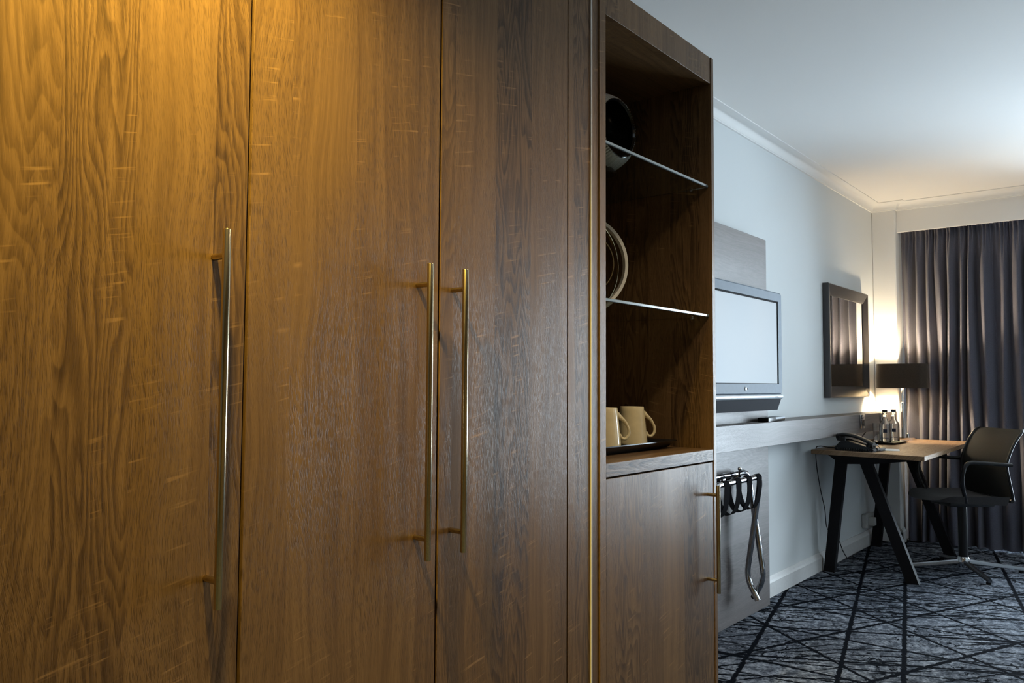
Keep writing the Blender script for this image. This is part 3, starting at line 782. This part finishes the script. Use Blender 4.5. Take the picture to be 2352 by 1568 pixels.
for i, p in enumerate(hp):
    s = abs(2*i/(nn-1)-1); hw_ = 0.020+0.006*s**2; hh = 0.011+0.006*s**4
    rings.append([bm.verts.new((p.x+hw_*math.cos(2*PI*k/14), p.y, p.z+hh*math.sin(2*PI*k/14))) for k in range(14)])
for A, B in zip(rings, rings[1:]):
    for k in range(14): bm.faces.new((A[k], A[(k+1) % 14], B[(k+1) % 14], B[k]))
bm.faces.new(rings[0]); bm.faces.new(rings[-1])
for (yy, zz, tl) in ((0.078, 0.066, -0.12), (-0.088, 0.032, -0.45)):
    lathe(bm, [(0, 0.016), (0.024, 0.014), (0.026, 0.0), (0.024, -0.012), (0, -0.014)], (-0.058, yy, zz), 18, Matrix.Rotation(-tl, 3, 'X'))
part('handset', bm, M_BLACKP, tp, True, 50)
for r_ in range(4):
    for c_ in range(3):
        yy = -0.025-0.018*r_; zz = 0.0485-0.0050*r_
        bm = NB(); box(bm, 0.000+0.022*c_, 0.014+0.022*c_, yy-0.005, yy+0.005, zz-0.004, zz+0.0028, 0.001); part('key', bm, M_TVS, tp)
bm = NB()   # curly cord lying along the camera side
cpts = []
for i in range(190):
    s = i/189; a = 2*PI*15*s
    cpts.append((-0.103+0.0065*math.cos(a), 0.085-0.20*s, 0.0078+0.0065*math.sin(a)))
cpts += [(-0.100, -0.135, 0.008), (-0.085, -0.150, 0.012), (-0.068, -0.140, 0.028), (-0.060, -0.125, 0.034)]
tube(bm, cpts, 0.0016, 6); part('curly_cord', bm, M_BLACKP, tp, True)
# telephone line running over the desk edge and down the wall
bm = NB()
tube(bm, catmull([(4.90, 1.50, DT+0.004), (4.90, 1.57, DT+0.004), (4.87, 1.618, DT+0.010), (4.85, 1.632, DT-0.01), (4.88, 1.638, 0.62), (4.93, 1.635, 0.48), (4.98, 1.628, 0.36), (5.02, 1.627, 0.235), (5.20, 1.622, 0.15), (5.26, 1.612, 0.07), (5.34, 1.608, 0.012), (5.46, 1.612, 0.006), (5.62, 1.622, 0.006)], 8), 0.0027, 8)
tag(obj('telephone_line', bm, M_BLACKP, None, True, 60, loc=(5.0, 1.63, 0)), 'thin black telephone line hanging down the wall from the desk', 'cable')
bm = NB(); tube(bm, catmull([(5.30, 1.52, DT+0.006), (5.45, 1.545, DT+0.03), (5.62, 1.55, DT+0.08), (5.72, 1.535, 0.845), (5.74, 1.512, 0.855)], 8), 0.0035, 8)
tag(obj('lamp_cable', bm, M_BLACKP, None, True, 60, loc=(5.5, 1.54, DT)), 'black cable rising from the desk to the socket behind the bottles', 'cable')
bm = NB(); box(bm, -0.075, 0.075, -0.05, 0.05, 0, 0.0015); o = obj('note_card', bm, M_PAPER); o.location = (4.99, 1.255, DT+0.0002); o.rotation_euler = (0, 0, 0.25)
tag(o, 'white paper card lying beside the telephone', 'card')

# ------------------------------------------------------------------ drinks tray, bottles, tumbler
dish_tray('drinks_tray', 'small black tray carrying the water bottles on the desk', 5.44, 5.76, 1.345, 1.50, DT, 0.014, 0.008, M_TRAY)
BZ = DT+0.0113
def bottle(x, y, label, cap):
    r = thing('water_bottle', label, 'bottle', (x, y, BZ), 0, 'water bottles on the desk tray', world=False)
    bm = NB()
    o_ = [(0, 0.0), (0.030, 0.0), (0.034, 0.004), (0.034, 0.105), (0.032, 0.118), (0.024, 0.132), (0.0155, 0.142), (0.013, 0.155), (0.013, 0.186), (0.0145, 0.188), (0.0145, 0.193), (0.012, 0.194)]
    i_ = [(0.0105, 0.194), (0.0108, 0.155), (0.013, 0.141), (0.0215, 0.130), (0.0295, 0.117), (0.0312, 0.104), (0.0312, 0.007), (0.028, 0.005), (0, 0.005)]
    lathe(bm, o_+i_, (0, 0, 0), 32); part('glass_body', bm, M_BOTTLE, r, True, 50)
    bm = NB(); lathe(bm, [(0, 0.0056), (0.0276, 0.0056), (0.0306, 0.0075), (0.0306, 0.104), (0.0288, 0.116), (0, 0.116)], (0, 0, 0), 32); part('water', bm, M_WATER, r, True, 50)
    bm = NB(); lathe(bm, [(0, 0.1945), (0.0152, 0.1945), (0.0155, 0.192), (0.0155, 0.205), (0.0145, 0.2065), (0, 0.2065)], (0, 0, 0), 24); part('cap', bm, M_CAPK if cap else M_BLACKP, r, True)
    for z0, z1, a0_, a1_ in ((0.062, 0.084, 175, 215), (0.026, 0.030, 165, 235)):
        bm = NB()
        k0 = [bm.verts.new((0.0344*math.cos(math.radians(a)), 0.0344*math.sin(math.radians(a)), z0)) for a in range(a0_, a1_+1, 5)]
        k1 = [bm.verts.new((0.0344*math.cos(math.radians(a)), 0.0344*math.sin(math.radians(a)), z1)) for a in range(a0_, a1_+1, 5)]
        for i in range(len(k0)-1): bm.faces.new((k0[i], k0[i+1], k1[i+1], k1[i]))
        bmesh.ops.solidify(bm, geom=list(bm.faces), thickness=0.0004)
        part('printed_label', bm, M_LABEL, r)
bottle(5.498, 1.410, 'clear water bottle with black cap standing nearer the telephone', False)
bottle(5.640, 1.393, 'clear water bottle with dark blue cap standing nearer the lamp', True)
gl = NB(); lathe(gl, [(0, 0), (0.030, 0.0), (0.031, 0.003), (0.035, 0.118), (0.0335, 0.118), (0.029, 0.010), (0, 0.009)], (0, 0, 0), 32)
o = obj('tumbler', gl, M_BOTTLE, None, True, 50); o.location = (5.545, 1.462, BZ)
tag(o, 'clear straight glass tumbler beside the bottles on the desk tray', 'glass')
bm = NB(); lathe(bm, [(0, 0), (0.036, 0), (0.036, 0.002), (0, 0.002)], (0, 0, 0), 32); o = obj('coaster', bm, M_PALEY, None, True); o.location = (5.592, 1.372, BZ+0.0002)
tag(o, 'pale yellow round card coaster on the desk tray', 'coaster')

# ------------------------------------------------------------------ table lamp
lx, ly = 6.05, 1.433
lp_ = thing('table_lamp', 'table lamp with chrome stem and dark oblong shade in the desk corner', 'lamp', (lx, ly, DT))
bm = NB()
p = [(lx+a, ly+b) for a, b in [(q_[0]*0.075, q_[1]*0.085) for q_ in arc(0, 0, 1.0, 0, 360, 40)[:-1]]]
prism(bm, p, 'Z', DT+0.0002, DT+0.018); part('base', bm, M_CHROME, lp_, True, 40)
bm = NB(); lathe(bm, [(0, 0), (0.0115, 0), (0.0115, 0.225), (0.0135, 0.227), (0.0135, 0.238), (0.009, 0.240), (0.0075, 0.242), (0.0075, 0.36), (0, 0.36)], (lx, ly, DT+0.018), 20); part('stem', bm, M_CHROME, lp_, True, 40)
bm = NB(); lathe(bm, [(0, 0), (0.010, 0), (0.010, 0.026), (0.008, 0.028), (0, 0.028)], (lx-0.045, ly-0.04, DT+0.018), 16); part('switch_knob', bm, M_CHROME, lp_, True, 40)
HL, HD_ = 0.168, 0.078; SZ0, SZ1 = 1.092, 1.262
def stadium(hl, hd, n=14):
    r = hd; c = hl-r*0.9; pts = []
    for i in range(n+1):
        a = math.radians(-90+180*i/n); pts.append((r*math.sin(a)*-1, c + r*0.9*math.cos(a)))
    for i in range(n+1):
        a = math.radians(90-180*i/n); pts.append((r*math.sin(a)*-1, -c - r*0.9*math.cos(a)))
    return pts
bm = NB()
o0 = [bm.verts.new((lx+a, ly+b, SZ0)) for a, b in stadium(HL, HD_)]; o1 = [bm.verts.new((lx+a, ly+b, SZ1)) for a, b in stadium(HL-0.004, HD_-0.003)]
i0 = [bm.verts.new((lx+a, ly+b, SZ0)) for a, b in stadium(HL-0.002, HD_-0.002)]; i1 = [bm.verts.new((lx+a, ly+b, SZ1)) for a, b in stadium(HL-0.006, HD_-0.005)]
for A, B in ((o0, o1), (o1, i1), (i0, o0)):
    for k in range(len(A)): bm.faces.new((A[k], A[(k+1) % len(A)], B[(k+1) % len(A)], B[k]))
sh = part('shade', bm, M_SHADE, lp_, True, 40)
bm = NB()
i0 = [bm.verts.new((lx+a, ly+b, SZ0+0.001)) for a, b in stadium(HL-0.0024, HD_-0.0024)]; i1 = [bm.verts.new((lx+a, ly+b, SZ1-0.001)) for a, b in stadium(HL-0.0064, HD_-0.0054)]
for k in range(len(i0)): bm.faces.new((i0[k], i0[(k+1) % len(i0)], i1[(k+1) % len(i0)], i1[k]))
part('shade_lining', bm, M_SHADEIN, sh, True, 40)
bm = NB(); tube(bm, [(lx-HD_+0.006, ly, SZ1-0.02), (lx+HD_-0.006, ly, SZ1-0.02)], 0.0016, 6); tube(bm, [(lx, ly-HL+0.006, SZ1-0.02), (lx, ly+HL-0.006, SZ1-0.02)], 0.0016, 6); part('shade_carrier', bm, M_STEEL, sh)
m_bulb, n_, l_, b_ = mat('warm_bulb'); setp(b_, (1, 0.9, 0.7), 0.4); b_.inputs['Emission Color'].default_value = (1, 0.72, 0.40, 1); b_.inputs['Emission Strength'].default_value = 8
bm = NB(); lathe(bm, [(0, 0), (0.008, 0.0), (0.010, 0.012), (0.018, 0.030), (0.018, 0.042), (0.010, 0.055), (0, 0.058)], (lx, ly, DT+0.376), 20); bulb = part('bulb', bm, m_bulb, lp_, True, 60)
ld = bpy.data.lights.new('lamp_light', 'POINT'); ld.energy = 40; ld.color = (1.0, 0.80, 0.54); ld.shadow_soft_size = 0.03
lo_ = bpy.data.objects.new('lamp_light', ld); COL.objects.link(lo_); lo_.location = (0, 0, 0.455); lo_.parent = lp_
bulb.visible_shadow = True

# ------------------------------------------------------------------ office chair
ch = thing('office_chair', 'black swivel armchair with mesh back on a polished four-star base', 'chair', (5.475, 0.978, 0), math.radians(44), world=False)
HWc = 0.205
TILT = math.radians(3.0)
def tl(p):   # slight recline about the column head
    y, z = p[1], p[2]-0.42
    return (p[0], 0.05+y*math.cos(TILT)-z*math.sin(TILT), 0.42+y*math.sin(TILT)+z*math.cos(TILT))
bm = NB()
# seat pad: rounded plan, thick, waterfall front
NXs, NYs = 10, 12; top = []; bot = []
def seat_pt(i, j):
    s = -1+2*i/NXs; t_ = j/NYs; y = -0.205+0.435*t_
    wv = HWc*(1-0.10*max(0, (t_-0.75)/0.25)**2*2.2)
    x = s*wv
    y2 = y - 0.035*abs(s)**3*max(0, (t_-0.6)/0.4)
    z = 0.470 - 0.016*(1-s*s) - 0.028*max(0, (t_-0.8)/0.2)**2 + 0.006*math.cos(t_*PI)
    return x, y2, z
for j in range(NYs+1):
    top.append([bm.verts.new(tl(seat_pt(i, j))) for i in range(NXs+1)])
    bot.append([bm.verts.new(tl((seat_pt(i, j)[0]*0.93, seat_pt(i, j)[1]*0.96, 0.425))) for i in range(NXs+1)])
for g_, fl in ((top, False), (bot, True)):
    for j in range(NYs):
        for i in range(NXs):
            f_ = (g_[j][i], g_[j][i+1], g_[j+1][i+1], g_[j+1][i]); bm.faces.new(f_[::-1] if fl else f_)
bd = [(0, i) for i in range(NXs)] + [(j, NXs) for j in range(NYs)] + [(NYs, i) for i in range(NXs, 0, -1)] + [(j, 0) for j in range(NYs, 0, -1)]
for k in range(len(bd)):
    a, b = bd[k], bd[(k+1) % len(bd)]
    bm.faces.new((top[a[0]][a[1]], bot[a[0]][a[1]], bot[b[0]][b[1]], top[b[0]][b[1]]))
part('seat', bm, M_SEAT, ch, True, 50)
# backrest: S-shaped mesh sheet with polished side rails
bprof = catmull([(0, -0.225, 0.455), (0, -0.215, 0.50), (0, -0.195, 0.58), (0, -0.180, 0.655), (0, -0.195, 0.72), (0, -0.225, 0.79), (0, -0.262, 0.845), (0, -0.285, 0.868)], 5)
bm = NB(); rows = []
nb = len(bprof)
for i, p in enumerate(bprof):
    s_top = max(0, (i-(nb-7))/6.0); hw_ = HWc-0.004-0.022*s_top**2
    row = []
    for k in range(13):
        s = -1+2*k/12; row.append(bm.verts.new(tl((s*hw_, p.y-0.022*(1-s*s)*0.9, p.z))))
    rows.append(row)
for A, B in zip(rows, rows[1:]):
    for k in range(12): bm.faces.new((A[k], A[k+1], B[k+1], B[k]))
bmesh.ops.recalc_face_normals(bm, faces=bm.faces); bmesh.ops.solidify(bm, geom=list(bm.faces), thickness=0.006)
br = part('backrest', bm, M_CHAIR, ch, True, 50)
for s in (-1, 1):
    bm = NB(); tube(bm, [tl((s*(HWc-0.022*max(0, (i-(nb-7))/6.0)**2), p.y, p.z)) for i, p in enumerate(bprof)], 0.0075, 10); part('side_rail', bm, M_BLACKP, br, True, 60)
for s in (-1, 1):
    bm = NB(); x = s*(HWc+0.018)
    pts = round_path([tl((x, -0.195, 0.662)), tl((x, 0.085, 0.668)), tl((x*0.98, 0.105, 0.56)), tl((s*(HWc-0.02), 0.05, 0.43))], 0.05, 7)
    tube(bm, pts, 0.0115, 12); part('armrest', bm, M_BLACKP, ch, True, 60)
    bm = NB(); tube(bm, [tl((s*(HWc-0.002), -0.182, 0.662)), tl((x+s*0.004, -0.192, 0.662))], 0.009, 10); part('arm_joint', bm, M_CHROME, ch, True)
bm = NB(); box(bm, -0.10, 0.10, -0.14, 0.14, 0.395, 0.427, 0.008, 2); part('tilt_mechanism', bm, M_BLACKP, ch, True)
bm = NB(); tube(bm, [tl((-HWc+0.01, -0.225, 0.452)), tl((HWc-0.01, -0.225, 0.452))], 0.010, 10); tube(bm, [tl((0, -0.225, 0.450)), (0, -0.06, 0.41)], 0.018, 10); part('back_bracket', bm, M_BLACKP, ch, True)
bm = NB(); lathe(bm, [(0, 0.08), (0.026, 0.08), (0.026, 0.40), (0, 0.40)], (0, 0, 0), 24); part('column', bm, M_BLACKP, ch, True, 40)
bm = NB(); lathe(bm, [(0, 0.028), (0.034, 0.028), (0.036, 0.04), (0.036, 0.075), (0.030, 0.088), (0, 0.088)], (0, 0, 0), 28); part('hub', bm, M_CHROME, ch, True, 40)
base_world = math.atan2(-0.282, 0.177)
for k in range(4):
    a = base_world + k*PI/2 - math.radians(44)
    Rk = Matrix.Rotation(a, 3, 'Z')
    bm = NB(); rings = []
    for i in range(7):
        s = i/6; r_ = 0.026+0.315*s; hw_ = 0.015-0.004*s; zt = 0.072-0.038*s; zb = 0.048-0.034*s
        rings.append([bm.verts.new(Rk @ Vector((r_, yy, zz))) for yy, zz in ((-hw_, zb), (hw_, zb), (hw_*0.95, zt-0.008), (hw_*0.55, zt), (-hw_*0.55, zt), (-hw_*0.95, zt-0.008))])
    for A, B in zip(rings, rings[1:]):
        for q_ in range(6): bm.faces.new((A[q_], A[(q_+1) % 6], B[(q_+1) % 6], B[q_]))
    bm.faces.new(rings[0]); bm.faces.new(rings[-1])
    sp_ = part('spoke', bm, M_DARKCH, ch, True, 40)
    bm = NB(); lathe(bm, [(0, 0), (0.014, 0), (0.014, 0.014), (0, 0.014)], Rk @ Vector((0.322, 0, 0.0005)), 14); part('glide', bm, M_BLACKP, sp_, True)

# ------------------------------------------------------------------ curtain
cr = thing('curtain', 'dark grey pleated floor length curtain hanging below the white pelmet', 'curtain', (CURT_X, 0.95, 0.01))
bm = NB()
Y0c, Y1c = 0.36, 1.478; NU, NV = 520, 46
ph = [random.uniform(0, 6.28) for _ in range(12)]
# fold positions with irregular widths
knots = [0.0]
while knots[-1] < 1.0: knots.append(knots[-1] + random.uniform(0.055, 0.098))
knots = [k/knots[-1] for k in knots]
amps = [random.uniform(0.75, 1.15) for _ in knots]
def fold(u):
    for i in range(len(knots)-1):
        if knots[i] <= u <= knots[i+1]:
            s = (u-knots[i])/(knots[i+1]-knots[i])
            c_ = 0.5-0.5*math.cos(2*PI*s)
            return (c_**0.6)*amps[i]
    return 0.0
grid = []
for j in range(NV+1):
    tv_ = j/NV; z = 0.012 + (2.232-0.012)*tv_
    row = []
    for i in range(NU+1):
        u = i/NU
        drift = 0.014*math.sin(3.0*tv_+ph[0]+u*9)*(1-tv_) + 0.006*math.sin(7*tv_+ph[1]+u*23)
        uu2 = min(1, max(0, u + drift))
        # gathers near the heading tape: more, smaller pleats
        fine = 0.5-0.5*math.cos(2*PI*u*46+ph[2]+1.5*math.sin(u*31))
        k = max(0, min(1, (tv_-0.86)/0.12)); k = k*k*(3-2*k)
        A_ = 0.075+0.010*math.sin(u*17+ph[3])
        d_ = (1-k)*A_*fold(uu2) + k*(0.024*fold(u)+0.016*fine)
        pinch = 0.010*math.exp(-((tv_-0.975)/0.012)**2)
        x = CURT_X + 0.030 - d_ + pinch + 0.004*math.sin(11*tv_+u*40)*(1-k)
        y = Y0c + (Y1c-Y0c)*u + 0.006*math.sin(u*60+tv_*4)
        y = min(y, 1.484)
        row.append(bm.verts.new((x, y, z)))
    grid.append(row)
for j in range(NV):
    for i in range(NU): bm.faces.new((grid[j][i], grid[j][i+1], grid[j+1][i+1], grid[j+1][i]))
part('cloth', bm, M_CURT, cr, True, 80)
bm = NB(); box(bm, CURT_X+0.008, CURT_X+0.030, YR+0.1, 1.47, 2.236, 2.254, 0.002); part('curtain_track', bm, M_TRIM, cr)

# ------------------------------------------------------------------ recessed warm downlight over the wardrobe, and an added fill
def downlight(x, y, z, label, watts, col, cone, blend, rad=0.03):
    dl = thing('downlight', label, 'downlight', (x, y, z-0.006))
    bm = NB(); lathe(bm, [(0.046, 0.0058), (0.046, 0.0), (0.036, -0.002), (0.034, 0.0058)], (x, y, z-0.006), 32); part('trim_ring', bm, M_TRIM, dl, True)
    sd = bpy.data.lights.new('downlight_beam', 'SPOT'); sd.energy = watts; sd.color = col
    sd.spot_size = math.radians(cone); sd.spot_blend = blend; sd.shadow_soft_size = rad
    so_ = bpy.data.objects.new('downlight_beam', sd); COL.objects.link(so_); so_.parent = dl; so_.location = (0, 0, -0.004)
downlight(0.47, 0.87, BULK, 'round recessed downlight in the lowered ceiling before the wardrobe doors', 195, (1.0, 0.72, 0.14), 142, 0.85)
downlight(1.78, 0.32, CEIL, 'added unseen fill downlight in the high ceiling before the open shelves', 110, (1.0, 0.80, 0.50), 130, 0.9, 0.14)  # added fill lamp, unseen, brightening the cabinet interior and mugs
